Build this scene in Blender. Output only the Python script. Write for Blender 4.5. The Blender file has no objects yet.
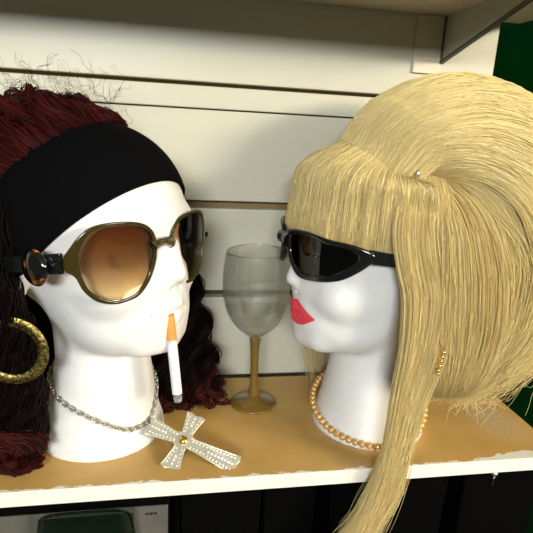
import bpy, math, random
import numpy as np
from mathutils import Vector, Matrix

rng = np.random.default_rng(7)
random.seed(7)
SC = bpy.context.scene
COL = SC.collection
ZS = 130.0            # height of the shelf top above the floor, cm
CM = 0.01
A = np.array
R_ = math.radians

# ------------------------------------------------------------------ helpers
def smooth01(t):
    t = np.clip(t, 0, 1)
    return t * t * (3 - 2 * t)

def spline(pts, n, closed=False):
    """Catmull-Rom through pts, n samples, roughly even in arc length."""
    P = np.asarray(pts, float)
    if closed:
        Q = np.vstack([P[-1], P, P[0], P[1]])
        segs = len(P)
    else:
        Q = np.vstack([2 * P[0] - P[1], P, 2 * P[-1] - P[-2]])
        segs = len(P) - 1
    m = 24
    out = []
    for i in range(segs):
        p0, p1, p2, p3 = Q[i:i + 4]
        t = np.linspace(0, 1, m, endpoint=False)[:, None]
        out.append(.5 * (2 * p1 + (p2 - p0) * t + (2 * p0 - 5 * p1 + 4 * p2 - p3) * t ** 2 + (3 * p1 - p0 - 3 * p2 + p3) * t ** 3))
    out = np.vstack(out + [P[:1] if closed else P[-1:]])
    d = np.r_[0, np.cumsum(np.linalg.norm(np.diff(out, axis=0), axis=1))]
    s = np.linspace(0, d[-1], n, endpoint=not closed)
    return np.stack([np.interp(s, d, out[:, k]) for k in range(P.shape[1])], 1)

def link(o, parent=None):
    COL.objects.link(o)
    if parent is not None:
        o.parent = parent
    return o

def mk(name, V, F, mat=None, parent=None, smooth=True, stuff=False):
    """one mesh object; V in cm, in the parent's frame; F: list of (k,n) index arrays or list of tuples"""
    me = bpy.data.meshes.new(name)
    V = np.ascontiguousarray(V, dtype=np.float32) * CM
    if not isinstance(F, (list, tuple)):
        F = [F]
    if len(F) and not isinstance(F[0], np.ndarray):
        loops = np.concatenate([np.asarray(f, np.int32) for f in F])
        sizes = np.array([len(f) for f in F], np.int32)
    else:
        loops = np.concatenate([f.reshape(-1).astype(np.int32) for f in F])
        sizes = np.concatenate([np.full(len(f), f.shape[1], np.int32) for f in F])
    starts = np.r_[0, np.cumsum(sizes)[:-1]].astype(np.int32)
    me.vertices.add(len(V)); me.vertices.foreach_set('co', V.reshape(-1))
    me.loops.add(len(loops)); me.loops.foreach_set('vertex_index', loops)
    me.polygons.add(len(sizes)); me.polygons.foreach_set('loop_start', starts)
    me.polygons.foreach_set('use_smooth', np.full(len(sizes), smooth, bool))
    me.update(calc_edges=True); me.validate()
    if mat:
        me.materials.append(mat)
    o = link(bpy.data.objects.new(name, me), parent)
    if stuff:
        o['kind'] = 'stuff'
    return o

def tag(o, label, cat, group=None):
    o['label'] = label; o['category'] = cat
    if group:
        o['group'] = group
    return o

def thing(name, label, cat, loc=(0, 0, 0), rotz=0, group=None, matrix=None):
    o = bpy.data.objects.new(name, None)
    o.empty_display_size = .02
    COL.objects.link(o)
    if matrix is not None:
        o.matrix_world = matrix
    else:
        o.location = (loc[0] * CM, loc[1] * CM, (loc[2] + ZS) * CM)
        o.rotation_euler = (0, 0, rotz)
    return tag(o, label, cat, group)

def place(o, loc):
    o.location = (loc[0] * CM, loc[1] * CM, (loc[2] + ZS) * CM)
    return o

def structure(o):
    o['kind'] = 'structure'
    return o

def grid_faces(n, m, wrap_n=False, wrap_m=False, off=0):
    i = np.arange(n if wrap_n else n - 1); j = np.arange(m if wrap_m else m - 1)
    I, J = np.meshgrid(i, j, indexing='ij')
    I2 = (I + 1) % n; J2 = (J + 1) % m
    return np.stack([I * m + J, I2 * m + J, I2 * m + J2, I * m + J2], -1).reshape(-1, 4) + off

class MB:
    """gathers pieces of one part"""
    def __init__(s): s.V = []; s.F = []; s.n = 0
    def add(s, V, F):
        V = np.asarray(V, float)
        for q in F: s.F.append(tuple(int(x) + s.n for x in q))
        s.V.append(V); s.n += len(V); return s
    def build(s, name, mat, parent=None, smooth=True):
        return mk(name, np.vstack(s.V), s.F, mat, parent, smooth)

def box(x0, x1, y0, y1, z0, z1):
    V = A([(x, y, z) for x in (x0, x1) for y in (y0, y1) for z in (z0, z1)], float)
    F = [(0, 1, 3, 2), (4, 6, 7, 5), (0, 4, 5, 1), (2, 3, 7, 6), (0, 2, 6, 4), (1, 5, 7, 3)]
    return V, F

def bevel(o, w, seg=2):
    m = o.modifiers.new('bevel', 'BEVEL'); m.width = w * CM; m.segments = seg; m.limit_method = 'ANGLE'
    return o

def prism(poly, t, axis=2):
    """poly (n,2) extruded by t along third axis"""
    n = len(poly); P = np.asarray(poly, float)
    V = np.vstack([np.c_[P, np.zeros(n)], np.c_[P, np.full(n, t)]])
    F = [tuple(range(n))[::-1], tuple(range(n, 2 * n))] + [(i, (i + 1) % n, n + (i + 1) % n, n + i) for i in range(n)]
    return V, F

def frames(P, closed=False):
    T = (np.roll(P, -1, 0) - np.roll(P, 1, 0)) if closed else np.gradient(P, axis=0)
    T /= np.linalg.norm(T, axis=1)[:, None] + 1e-9
    N = np.zeros_like(P)
    r = A([0, 0, 1.]) if abs(T[0][2]) < .9 else A([1., 0, 0])
    n = np.cross(T[0], r); n /= np.linalg.norm(n)
    for i in range(len(P)):
        n = n - T[i] * (n @ T[i]); n /= np.linalg.norm(n) + 1e-9; N[i] = n
    return T, N, np.cross(T, N)

def tube(P, r, ns=12, closed=False, cap=True):
    P = np.asarray(P, float); r = np.broadcast_to(np.asarray(r, float), (len(P),))
    T, N, B = frames(P, closed)
    a = np.linspace(0, 2 * np.pi, ns, endpoint=False)
    V = P[:, None] + r[:, None, None] * (N[:, None] * np.cos(a)[None, :, None] + B[:, None] * np.sin(a)[None, :, None])
    F = [tuple(f) for f in grid_faces(len(P), ns, closed, True)]
    V = V.reshape(-1, 3)
    if cap and not closed:
        F += [tuple(range(ns))[::-1], tuple(range(len(V) - ns, len(V)))]
    return V, F

def lathe(prof, ns=48, c=(0, 0)):
    """prof: (r,z) list; poles where r == 0"""
    a = np.linspace(0, 2 * np.pi, ns, endpoint=False)
    P = np.asarray(prof, float)
    V = np.stack([c[0] + P[:, :1] * np.cos(a), c[1] + P[:, :1] * np.sin(a), np.repeat(P[:, 1:2], ns, 1)], -1).reshape(-1, 3)
    return V, [tuple(f[::-1]) for f in grid_faces(len(P), ns, False, True)]

def ball(c, r, n=10, m=16, s=(1, 1, 1)):
    th = np.linspace(.02, np.pi - .02, n)
    V, F = lathe(np.c_[np.sin(th), np.cos(th)], m)
    F = [f[::-1] for f in F] + [tuple(range(m))[::-1][::-1], tuple(range((n - 1) * m, n * m))[::-1]]
    return V * A(s) * r + A(c), F

def strands(P, r, ns=3):
    """P (N,K,3) -> tubes in one array, r (K,) or scalar"""
    N, K, _ = P.shape
    T = np.gradient(P, axis=1); T /= np.linalg.norm(T, axis=2, keepdims=True) + 1e-9
    ref = A([.31, -.87, .38])
    U = np.cross(T, ref); U /= np.linalg.norm(U, axis=2, keepdims=True) + 1e-9
    W = np.cross(T, U)
    r = np.broadcast_to(np.asarray(r, float), (K,))[None, :, None]
    a = np.arange(ns) * 2 * np.pi / ns
    V = np.stack([P + r * (U * math.cos(x) + W * math.sin(x)) for x in a], 2).reshape(-1, 3)
    f = grid_faces(K, ns, False, True)
    F = (f[None] + (np.arange(N) * K * ns)[:, None, None]).reshape(-1, 4)
    return V, F

# ------------------------------------------------------------------ materials
def M(name, col=(.5, .5, .5), rough=.5, metal=0., spec=.5, **kw):
    m = bpy.data.materials.new(name); m.use_nodes = True
    b = m.node_tree.nodes['Principled BSDF']
    b.inputs['Base Color'].default_value = (*col, 1); b.inputs['Roughness'].default_value = rough
    b.inputs['Metallic'].default_value = metal; b.inputs['Specular IOR Level'].default_value = spec
    for k, v in kw.items():
        b.inputs[k.replace('_', ' ')].default_value = v
    return m

def nd(m, t, **kw):
    n = m.node_tree.nodes.new(t)
    for k, v in kw.items():
        if k.startswith('i_'):
            n.inputs[k[2:].replace('_', ' ')].default_value = v
        else:
            setattr(n, k, v)
    return n

def lk(m, a, b): m.node_tree.links.new(a, b)

def ramp(m, fac, stops):
    n = nd(m, 'ShaderNodeValToRGB')
    e = n.color_ramp.elements
    while len(e) < len(stops): e.new(.5)
    for x, (p, c) in zip(e, stops):
        x.position = p; x.color = (*c, 1)
    lk(m, fac, n.inputs[0]); return n

def noisy(m, stops, scale=8., detail=6., stretch=(1, 1, 1), bump=0., bscale=None, bdist=.001):
    co = nd(m, 'ShaderNodeTexCoord'); mp = nd(m, 'ShaderNodeMapping'); mp.inputs['Scale'].default_value = stretch
    lk(m, co.outputs['Object'], mp.inputs[0])
    nz = nd(m, 'ShaderNodeTexNoise', i_Scale=scale, i_Detail=detail); lk(m, mp.outputs[0], nz.inputs['Vector'])
    b = m.node_tree.nodes['Principled BSDF']
    if stops:
        lk(m, ramp(m, nz.outputs['Fac'], stops).outputs[0], b.inputs['Base Color'])
    if bump:
        nb = nz
        if bscale:
            nb = nd(m, 'ShaderNodeTexNoise', i_Scale=bscale, i_Detail=3.); lk(m, mp.outputs[0], nb.inputs['Vector'])
        bp = nd(m, 'ShaderNodeBump', i_Strength=bump, i_Distance=bdist)
        lk(m, nb.outputs['Fac'], bp.inputs['Height']); lk(m, bp.outputs[0], b.inputs['Normal'])
    return m

foam = noisy(M('styrofoam', rough=.42, spec=.35), [(.3, (.73, .725, .715)), (.7, (.79, .785, .775))], 30, 4, bump=.25, bscale=230, bdist=.001)
wallmat = noisy(M('painted_slat', rough=.38, spec=.4), [(.3, (.50, .485, .39)), (.7, (.55, .535, .43))], 3, 5, (1, 1, 4), bump=.05, bscale=60)
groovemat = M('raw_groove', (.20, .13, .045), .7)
lipred = noisy(M('red_lip_paint', rough=.45), [(.3, (.70, .035, .06)), (.7, (.84, .075, .10))], 120, 4, bump=.2, bscale=300, bdist=.0006)
black_plastic = M('black_gloss_plastic', (.006, .007, .007), .12, spec=.6)
velvet = M('black_velvet', (.0025, .0025, .003), .95, spec=.05)
silver = M('silver_metal', (.52, .49, .42), .28, .8)
gold = M('gold_metal', (.80, .52, .16), .25, 1)
pearl = M('gold_pearl', (.72, .43, .14), .22, .35, Coat_Weight=.6)
hoopgold = noisy(M('antique_gold', rough=.4, metal=1), [(.4, (.10, .07, .02)), (.7, (.50, .38, .12))], 500, 3, bump=.7, bscale=500, bdist=.0008)
papermat = M('cigarette_paper', (.86, .85, .86), .7)
filtermat = noisy(M('cork_filter', rough=.7), [(.45, (.72, .27, .05)), (.7, (.80, .38, .10))], 900, 2)
ashmat = noisy(M('ash', rough=.9), [(.4, (.10, .08, .08)), (.6, (.45, .42, .42))], 600, 4)
darkbox = M('black_card', (.0012, .0012, .0012), .8, spec=.03)
greystrip = noisy(M('grey_label', rough=.6), [(.3, (.07, .07, .055)), (.7, (.10, .095, .08))], 30, 3)
grooveshade = M('shaded_groove', (.05, .05, .02), .8)  # groove backing again, with the lower grooves' shade put into the colour
greenwall = noisy(M('dark_green_panel', rough=.9, spec=.0), [(.3, (.0004, .008, .0018)), (.7, (.0006, .014, .003))], 3, 3)
floormat = noisy(M('floor_vinyl', rough=.6), [(.4, (.05, .05, .045)), (.6, (.08, .08, .07))], 6, 4)
ceilmat = M('ceiling_paint', (.7, .7, .66), .8)
gussetmat = noisy(M('bracket_paint', rough=.5), [(.3, (.42, .40, .30)), (.7, (.50, .48, .37))], 12, 3)
bracketdark = M('bracket_edge', (.05, .06, .045), .5)

def hairmat(name, stops, rough=.38, spec=.35, tip=None):
    m = M(name, rough=rough, spec=spec)
    g = nd(m, 'ShaderNodeNewGeometry')
    r = ramp(m, g.outputs['Random Per Island'], stops)
    b = m.node_tree.nodes['Principled BSDF']
    lk(m, r.outputs[0], b.inputs['Base Color'])
    if tip:                                              # light passes through pale fibres
        t = nd(m, 'ShaderNodeBsdfTranslucent'); lk(m, r.outputs[0], t.inputs[0])
        mx = nd(m, 'ShaderNodeMixShader'); mx.inputs[0].default_value = tip
        lk(m, b.outputs[0], mx.inputs[1]); lk(m, t.outputs[0], mx.inputs[2])
        lk(m, mx.outputs[0], m.node_tree.nodes['Material Output'].inputs[0])
    return m
blond = hairmat('blond_fibre', [(0, (.77, .59, .23)), (.4, (.86, .69, .31)), (.8, (.91, .76, .37)), (1, (.95, .82, .46))], .5, .3, .15)
blond_base = noisy(M('blond_underlayer', rough=.6, spec=.2), [(.3, (.74, .58, .28)), (.7, (.82, .66, .35))], 90, 5, (1, 1, .12), bump=.4, bdist=.002)
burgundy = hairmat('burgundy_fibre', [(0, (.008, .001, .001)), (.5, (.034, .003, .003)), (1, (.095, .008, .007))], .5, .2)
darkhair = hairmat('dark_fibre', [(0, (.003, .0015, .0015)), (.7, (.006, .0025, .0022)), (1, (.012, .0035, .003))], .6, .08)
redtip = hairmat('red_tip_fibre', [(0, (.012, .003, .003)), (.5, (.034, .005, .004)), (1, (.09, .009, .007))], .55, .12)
dark_base = M('dark_underlayer', (.004, .002, .002), .8, spec=.1)

def shelfmat():
    m = M('raw_board_painted_edge', rough=.42, spec=.35)
    b = m.node_tree.nodes['Principled BSDF']
    co = nd(m, 'ShaderNodeTexCoord'); sp = nd(m, 'ShaderNodeSeparateXYZ'); lk(m, co.outputs['Object'], sp.inputs[0])
    nz = nd(m, 'ShaderNodeTexNoise', i_Scale=14., i_Detail=8.); lk(m, co.outputs['Object'], nz.inputs['Vector'])
    tan = ramp(m, nz.outputs['Fac'], [(.3, (.48, .285, .08)), (.55, (.56, .345, .105)), (.75, (.61, .39, .14))])
    # brush edge of the white paint: distance from the front edge against streaky noise, wider at the right end
    mp = nd(m, 'ShaderNodeMapping'); mp.inputs['Scale'].default_value = (70, 160, 1); lk(m, co.outputs['Object'], mp.inputs[0])
    n2 = nd(m, 'ShaderNodeTexNoise', i_Scale=1., i_Detail=5.); lk(m, mp.outputs[0], n2.inputs['Vector'])
    th = nd(m, 'ShaderNodeMath', operation='MULTIPLY_ADD'); lk(m, n2.outputs['Fac'], th.inputs[0]); th.inputs[1].default_value = .022; th.inputs[2].default_value = -.0090
    patch = nd(m, 'ShaderNodeMapRange'); lk(m, sp.outputs['X'], patch.inputs[0])
    patch.inputs[1].default_value = .280; patch.inputs[2].default_value = .335; patch.inputs[3].default_value = 0; patch.inputs[4].default_value = .009
    th1 = nd(m, 'ShaderNodeMath', operation='MAXIMUM'); lk(m, th.outputs[0], th1.inputs[0]); th1.inputs[1].default_value = .0012
    th2 = nd(m, 'ShaderNodeMath', operation='ADD'); lk(m, th1.outputs[0], th2.inputs[0]); lk(m, patch.outputs[0], th2.inputs[1])
    lt = nd(m, 'ShaderNodeMath', operation='LESS_THAN'); lk(m, sp.outputs['Y'], lt.inputs[0]); lk(m, th2.outputs[0], lt.inputs[1])
    # scuffed white rub near the right end, its shiny sheen painted into the colour
    v = nd(m, 'ShaderNodeVectorMath', operation='SUBTRACT'); lk(m, co.outputs['Object'], v.inputs[0]); v.inputs[1].default_value = (.350, .075, 0)
    sc = nd(m, 'ShaderNodeVectorMath', operation='MULTIPLY'); lk(m, v.outputs[0], sc.inputs[0]); sc.inputs[1].default_value = (26, 17, 0)
    ln = nd(m, 'ShaderNodeVectorMath', operation='LENGTH'); lk(m, sc.outputs[0], ln.inputs[0])
    n3 = nd(m, 'ShaderNodeTexNoise', i_Scale=260., i_Detail=4.); lk(m, co.outputs['Object'], n3.inputs['Vector'])
    f1 = nd(m, 'ShaderNodeMapRange'); lk(m, ln.outputs['Value'], f1.inputs[0]); f1.inputs[1].default_value = .1; f1.inputs[2].default_value = 1.; f1.inputs[3].default_value = .62; f1.inputs[4].default_value = 0
    n3r = nd(m, 'ShaderNodeMapRange'); lk(m, n3.outputs['Fac'], n3r.inputs[0]); n3r.inputs[1].default_value = .35; n3r.inputs[2].default_value = .62
    mu = nd(m, 'ShaderNodeMath', operation='MULTIPLY'); lk(m, f1.outputs[0], mu.inputs[0]); lk(m, n3r.outputs[0], mu.inputs[1])
    mx0 = nd(m, 'ShaderNodeMix', data_type='RGBA'); lk(m, mu.outputs[0], mx0.inputs[0]); lk(m, tan.outputs[0], mx0.inputs[6]); mx0.inputs[7].default_value = (.55, .55, .45, 1)
    mx = nd(m, 'ShaderNodeMix', data_type='RGBA'); lk(m, lt.outputs[0], mx.inputs[0]); lk(m, mx0.outputs[2], mx.inputs[6]); mx.inputs[7].default_value = (.80, .77, .66, 1)
    lk(m, mx.outputs[2], b.inputs['Base Color'])
    bp = nd(m, 'ShaderNodeBump', i_Strength=.15, i_Distance=.001); lk(m, n2.outputs['Fac'], bp.inputs['Height']); lk(m, bp.outputs[0], b.inputs['Normal'])
    return m
shelf_m = shelfmat()
shelf_under = noisy(M('shelf_painted', rough=.5), [(.3, (.62, .55, .42)), (.7, (.68, .61, .47))], 5, 4)

def lensmat(name, top, bottom, z0, z1, refl=.9):
    """tinted see-through lens; the tint grades from top to bottom of the lens itself"""
    m = bpy.data.materials.new(name); m.use_nodes = True
    nt = m.node_tree; nt.nodes.clear()
    out = nd(m, 'ShaderNodeOutputMaterial'); tr = nd(m, 'ShaderNodeBsdfTransparent'); gl = nd(m, 'ShaderNodeBsdfGlossy', i_Roughness=.03)
    co = nd(m, 'ShaderNodeTexCoord'); sp = nd(m, 'ShaderNodeSeparateXYZ'); lk(m, co.outputs['Object'], sp.inputs[0])
    mr = nd(m, 'ShaderNodeMapRange'); lk(m, sp.outputs['Z'], mr.inputs[0]); mr.inputs[1].default_value = z0 * CM; mr.inputs[2].default_value = z1 * CM
    r = ramp(m, mr.outputs[0], [(0, bottom), (.45, tuple(.5 * (a + b) * .9 for a, b in zip(top, bottom))), (1, top)])
    lk(m, r.outputs[0], tr.inputs[0])
    fr = nd(m, 'ShaderNodeFresnel', i_IOR=1.5)
    mx = nd(m, 'ShaderNodeMixShader'); lk(m, fr.outputs[0], mx.inputs[0]); lk(m, tr.outputs[0], mx.inputs[1]); lk(m, gl.outputs[0], mx.inputs[2])
    lk(m, mx.outputs[0], out.inputs[0]); return m

def clear(name, col=(1, 1, 1), ior=1.45, rough=0.):
    m = bpy.data.materials.new(name); m.use_nodes = True
    m.node_tree.nodes.clear()
    out = nd(m, 'ShaderNodeOutputMaterial'); g = nd(m, 'ShaderNodeBsdfGlass', i_IOR=ior, i_Roughness=rough); g.inputs['Color'].default_value = (*col, 1)
    tr = nd(m, 'ShaderNodeBsdfTransparent'); tr.inputs[0].default_value = (*col, 1); mx = nd(m, 'ShaderNodeMixShader'); mx.inputs[0].default_value = .5
    lk(m, g.outputs[0], mx.inputs[1]); lk(m, tr.outputs[0], mx.inputs[2])
    lk(m, mx.outputs[0], out.inputs[0]); return m
glassmat = clear('clear_glass', (.995, 1.0, .998))
olive = M('olive_acetate', (.048, .036, .006), .14, spec=.5, Transmission_Weight=.3)
brownlens = lensmat('brown_gradient_lens', (.50, .30, .15), (.97, .89, .74), 15.4, 21.4)
darklens = lensmat('dark_grey_lens', (.03, .065, .05), (.05, .09, .07), 16, 20)
cleargrey = clear('clear_acrylic', (.45, .55, .48), 1.3)
goldglass = M('gold_tinted_glass', (.20, .115, .02), .15, spec=.6, Transmission_Weight=.12, IOR=1.45)
stone = M('rhinestone', (.9, .9, .84), .08, .3, spec=1.)
crossmat = M('cross_metal', (.74, .71, .58), .3, .65)
glint_stone = noisy(M('black_stone_glints', rough=.04, spec=.9), [(.56, (.004, .003, .003)), (.63, (.30, .09, .012)), (.72, (.85, .5, .18))], 110, 3)  # black stone, its amber glints painted into the colour

# ------------------------------------------------------------------ camera
Rm = A([[0.98342728, 0.0065447, 0.18118485], [-0.17290542, -0.26676497, 0.94812455], [0.05453896, -0.96373939, -0.26121234]])
cam = bpy.data.objects.new('camera', bpy.data.cameras.new('camera')); COL.objects.link(cam)
cam.data.sensor_width = 36; cam.data.sensor_fit = 'HORIZONTAL'; cam.data.lens = 526 / 533 * 36
cam.data.clip_start = .01
mw = Matrix.Identity(4)
for i in range(3):
    mw[i][0] = Rm[i, 0]; mw[i][1] = -Rm[i, 1]; mw[i][2] = -Rm[i, 2]
mw[2][3] = (ZS + 30) * CM
cam.matrix_world = mw
SC.camera = cam

# ------------------------------------------------------------------ the setting
WY = 58.65                                       # front face of the slat wall
WX = 36.4                                        # its right-hand end
def slab(name, x0, x1, y0, y1, z0, z1, mat, bv=0):
    V, F = box(x0, x1, y0, y1, z0, z1)
    o = mk(name, V, F, mat, smooth=False); o.location.z = ZS * CM
    if bv: bevel(o, bv)
    return structure(o)
# slat wall: boards with open grooves between them over a brown backing, its lower part coloured darker for shade
grooves = [(33.5, 33.9), (20.55, 21.4), (10.05, 10.9), (-.85, -.02), (-11.7, -10.85)]
wb = MB()
edges = sorted([g for gr in grooves for g in gr])
zz = [-130] + edges + [75]
for k in range(0, len(zz), 2):
    z0, z1 = zz[k], zz[k + 1]
    if z0 < 31.2 < z1:
        V, F = box(-110, WX, WY, WY + 1.4, z0, 31.10); wb.add(V, F)
        V, F = box(-110, WX, WY, WY + 1.4, 31.24, z1); wb.add(V, F)
    else:
        V, F = box(-110, WX, WY, WY + 1.4, z0, z1); wb.add(V, F)
w = wb.build('wall_back', wallmat, smooth=False); w.location.z = ZS * CM; bevel(w, .12); structure(w)
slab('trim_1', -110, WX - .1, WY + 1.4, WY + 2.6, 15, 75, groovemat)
slab('trim_2', -110, WX - .1, WY + 1.4, WY + 2.6, -130, 15, grooveshade)
slab('wall_right', WX + 6, 260, 118, 122, -130, 140, greenwall)
slab('floor', -260, 260, -320, 122, -131, -130, floormat)
slab('ceiling', -260, 260, -320, 122, 140, 142, ceilmat)

# ------------------------------------------------------------------ shelves and brackets
def shelf(name, label, z, mat, dep=19.4):
    o = thing(name, label, 'shelf', (0, 39.2, z))
    V, F = box(-75, 38.62, 0, dep, -1.42, 0)
    b = bevel(mk('board', V, F, mat, o, smooth=False), .07)
    return o
low = shelf('wall_shelf', 'raw tan board shelf with white painted front edge carrying the heads', 0, shelf_m, 18.6)
up = shelf('wall_shelf', 'pale painted shelf overhead at the top of the photo', 43.85, shelf_under)
# the small screw under the front edge
sc_ = thing('screw', 'small metal screw under the right part of the white shelf edge', 'screw', (31.3, 39.45, -1.42))
V, F = lathe([(0, 0), (.34, 0), (.34, -.25), (.22, -.4), (0, -.42)], 16); mk('screw_head', V, F, silver, sc_)
V, F = lathe([(0, -.4), (.13, -.4), (.13, -1.6), (0, -1.7)], 10); mk('screw_shank', V, F, black_plastic, sc_)

def bracket(label, x, z, plate=True, k=1.0):
    o = thing('shelf_bracket', label, 'bracket', (x, WY, z))
    if plate:
        V, F = box(-3.3, 3.2, -.22, 0, -6.0, 0); bevel(mk('wall_plate', V, F, wallmat, o, smooth=False), .08)
        V, F = box(-3.2, .1, -.34, -.22, -6.0, -4.3); bevel(mk('plate_lip', V, F, shelf_under, o, smooth=False), .05)
    t = [(0, 0), (0, -4.7 * k), (-17.5 * k, -.3), (-17.5 * k, 0)]       # (y, z)
    V, F = prism([(a, b) for a, b in t], .16); V = V[:, [2, 0, 1]]; mk('gusset', V, F, gussetmat, o, smooth=False)
    V, F = box(-.12, .3, -.5, -.22, -4.9 * k, 0); mk('upright_flange', V, F, bracketdark, o, smooth=False)
    P = A([(.08, -.3, -4.85 * k), (.08, -17.6 * k, -.45)]); d = A([0, .25, .97]) * .22
    V = A([P[0] + (-.25, 0, 0), P[0] + (.25, 0, 0), P[1] + (.25, 0, 0), P[1] + (-.25, 0, 0)]); V = np.vstack([V, V + d])
    F = [(0, 1, 2, 3), (7, 6, 5, 4), (0, 4, 5, 1), (1, 5, 6, 2), (2, 6, 7, 3), (3, 7, 4, 0)]
    mk('diagonal_flange', V, F, bracketdark, o, smooth=False)
    return o
bracket('grey green triangular bracket under the overhead shelf at top right', 29.6, 42.4)
bracket('dark triangular bracket below the tan shelf behind the blond lock', 29.6, -1.45, False, .55)

# ------------------------------------------------------------------ the mannequin head as a distance field (cm, x forward, y left, z up)
def smin(a, b, k):
    h = np.clip(.5 + .5 * (b - a) / k, 0, 1)
    return b + (a - b) * h - k * h * (1 - h)
def smax(a, b, k): return -smin(-a, -b, k)
def ell(p, c, r):
    q = p - A(c); r = A(r)
    k0 = np.sqrt(((q / r) ** 2).sum(-1)); k1 = np.sqrt(((q / r ** 2) ** 2).sum(-1)) + 1e-9
    return k0 * (k0 - 1) / k1
def cap(p, a, b, ra, rb):
    a = A(a, float); b = A(b, float); ab = b - a
    t = np.clip(((p - a) @ ab) / (ab @ ab), 0, 1)
    return np.sqrt(((p - a - t[..., None] * ab) ** 2).sum(-1)) - (ra + (rb - ra) * t)
def neck_r(z):
    return np.interp(z, [0, .8, 2, 3.5, 5.5, 8, 12, 18], [5.85, 5.75, 5.35, 4.95, 4.5, 4.05, 3.9, 3.9])
def neck_c(z):
    return np.interp(z, [0, 3, 8, 14], [0, .1, .35, .2])
def head_sdf(p):
    p = np.asarray(p, float).copy(); p[..., 1] = np.abs(p[..., 1])
    x, y, z = p[..., 0], p[..., 1], p[..., 2]
    d = ell(p, (-.3, 0, 19.9), (9.45, 7.3, 8.2))
    d = smin(d, ell(p, (2.6, 0, 15.4), (6.6, 5.75, 7.1)), 1.2)
    d = smin(d, ell(p, (3.9, 0, 11.7), (4.8, 4.9, 3.0)), 1.0)
    d = smin(d, ell(p, (5.4, 3.4, 15.0), (2.6, 2.1, 1.9)), 1.0)          # cheek
    d = smin(d, cap(p, (7.15, 0, 10.45), (6.7, 1.7, 10.55), 1.66, 1.4), .9)   # chin
    d = smin(d, ell(p, (6.5, 0, 12.7), (2.45, 3.5, 2.3)), .9)
    d = smin(d, cap(p, (8.3, 0, 20.2), (7.3, 3.6, 20.2), .75, .8), .9)      # brow
    d = smax(d, -ell(p, (9.7, 3.1, 18.0), (1.6, 1.8, 1.15)), .9)            # eye sockets
    d = smin(d, ell(p, (7.0, 3.1, 17.9), (1.25, 1.6, 1.05)), .25)           # closed lids
    d = smin(d, cap(p, (8.3, 0, 19.4), (9.25, 0, 16.1), .55, .8), .55)      # nose
    d = smin(d, cap(p, (8.7, .55, 15.5), (8.5, .95, 15.5), .55, .45), .35)
    d = smax(d, -cap(p, (9.0, .45, 14.9), (8.7, .5, 15.1), .18, .16), .25)
    d = smin(d, cap(p, (8.95, .3, 13.5), (7.75, 2.35, 13.0), .42, .2), .3)   # upper lip
    d = smin(d, cap(p, (8.8, 0, 12.4), (7.75, 2.2, 12.9), .5, .2), .3)    # lower lip
    d = smax(d, -cap(p, (9.5, 0, 12.98), (8.3, 2.4, 12.95), .12, .05), .15)
    d = smin(d, ell(p, (-1.2, 6.75, 16.6), (1.25, .75, 2.3)), .5)           # ear
    # jaw underside, rising towards the ear
    d = smax(d, (8.8 + .20 * np.clip(5.0 - x, 0, 9) - z) * .95, .9)
    n = (np.sqrt((x - neck_c(z)) ** 2 + y ** 2) - neck_r(z)) * .95
    n = smax(n, z - 17, .5)
    d = smin(d, n, 1.0)
    return smax(d, -z, .12)

def grad(f, p, e=.02):
    g = np.stack([f(p + e * A(v)) - f(p - e * A(v)) for v in ((1., 0, 0), (0, 1., 0), (0, 0, 1.))], -1) / (2 * e)
    return g

def surface_nets(f, lo, hi, h):
    ax = [np.arange(l, u + h, h) for l, u in zip(lo, hi)]
    n = [len(a) for a in ax]
    Vv = np.empty(n, np.float32)
    Y, Z = np.meshgrid(ax[1], ax[2], indexing='ij')
    for i, xv in enumerate(ax[0]):
        Vv[i] = f(np.stack([np.full_like(Y, xv), Y, Z], -1))
    s = Vv < 0
    cs = sum(s[a:n[0] - 1 + a, b:n[1] - 1 + b, c:n[2] - 1 + c].astype(np.int8) for a in (0, 1) for b in (0, 1) for c in (0, 1))
    act = (cs > 0) & (cs < 8)
    idx = np.full(act.shape, -1, np.int64); ijk = np.argwhere(act); idx[act] = np.arange(len(ijk))
    P = A([a[0] for a in ax]) + (ijk + .5) * h
    for _ in range(4):
        v = f(P); g = grad(f, P); P = P - np.clip(v / ((g * g).sum(-1) + .05), -.5 * h, .5 * h)[:, None] * g
    F = []
    for axn in range(3):
        o1, o2 = [(1, 2), (2, 0), (0, 1)][axn]
        a = [slice(None)] * 3; b = [slice(None)] * 3
        a[axn] = slice(0, -1); b[axn] = slice(1, None)
        sa, sb = s[tuple(a)], s[tuple(b)]
        ch = np.argwhere(sa != sb)
        ok = (ch[:, o1] > 0) & (ch[:, o2] > 0) & (ch[:, o1] < n[o1] - 1) & (ch[:, o2] < n[o2] - 1)
        ch = ch[ok]
        e1 = np.zeros(3, int); e1[o1] = 1; e2 = np.zeros(3, int); e2[o2] = 1
        q = np.stack([idx[tuple((ch - e1 - e2).T)], idx[tuple((ch - e2).T)], idx[tuple(ch.T)], idx[tuple((ch - e1).T)]], 1)
        flip = ~sa[tuple(ch.T)]
        q[flip] = q[flip][:, ::-1]
        F.append(q)
    return P, np.vstack(F)

def raycast(o, d, off=0., tmax=16, f=head_sdf):
    """outward from inside: distance along d where the head's field reaches off"""
    lo = np.zeros(len(d)); hi = np.full(len(d), float(tmax))
    for _ in range(40):
        mid = .5 * (lo + hi); v = f(o + d * mid[:, None]) < off
        lo = np.where(v, mid, lo); hi = np.where(v, hi, mid)
    return o + d * lo[:, None]

HV, HF = surface_nets(head_sdf, (-10.6, -8.4, -.45), (11.2, 8.4, 28.9), .17)
PSI_L, BASE_L = R_(-38), A([-6.6, 48.6, 0])
PSI_R, BASE_R = R_(180 + 5), A([20.9, 47.4, 0])
hl = thing('mannequin_head', 'white foam mannequin head with bare lips, cigarette and black headband', 'mannequin head', BASE_L, PSI_L)
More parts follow.
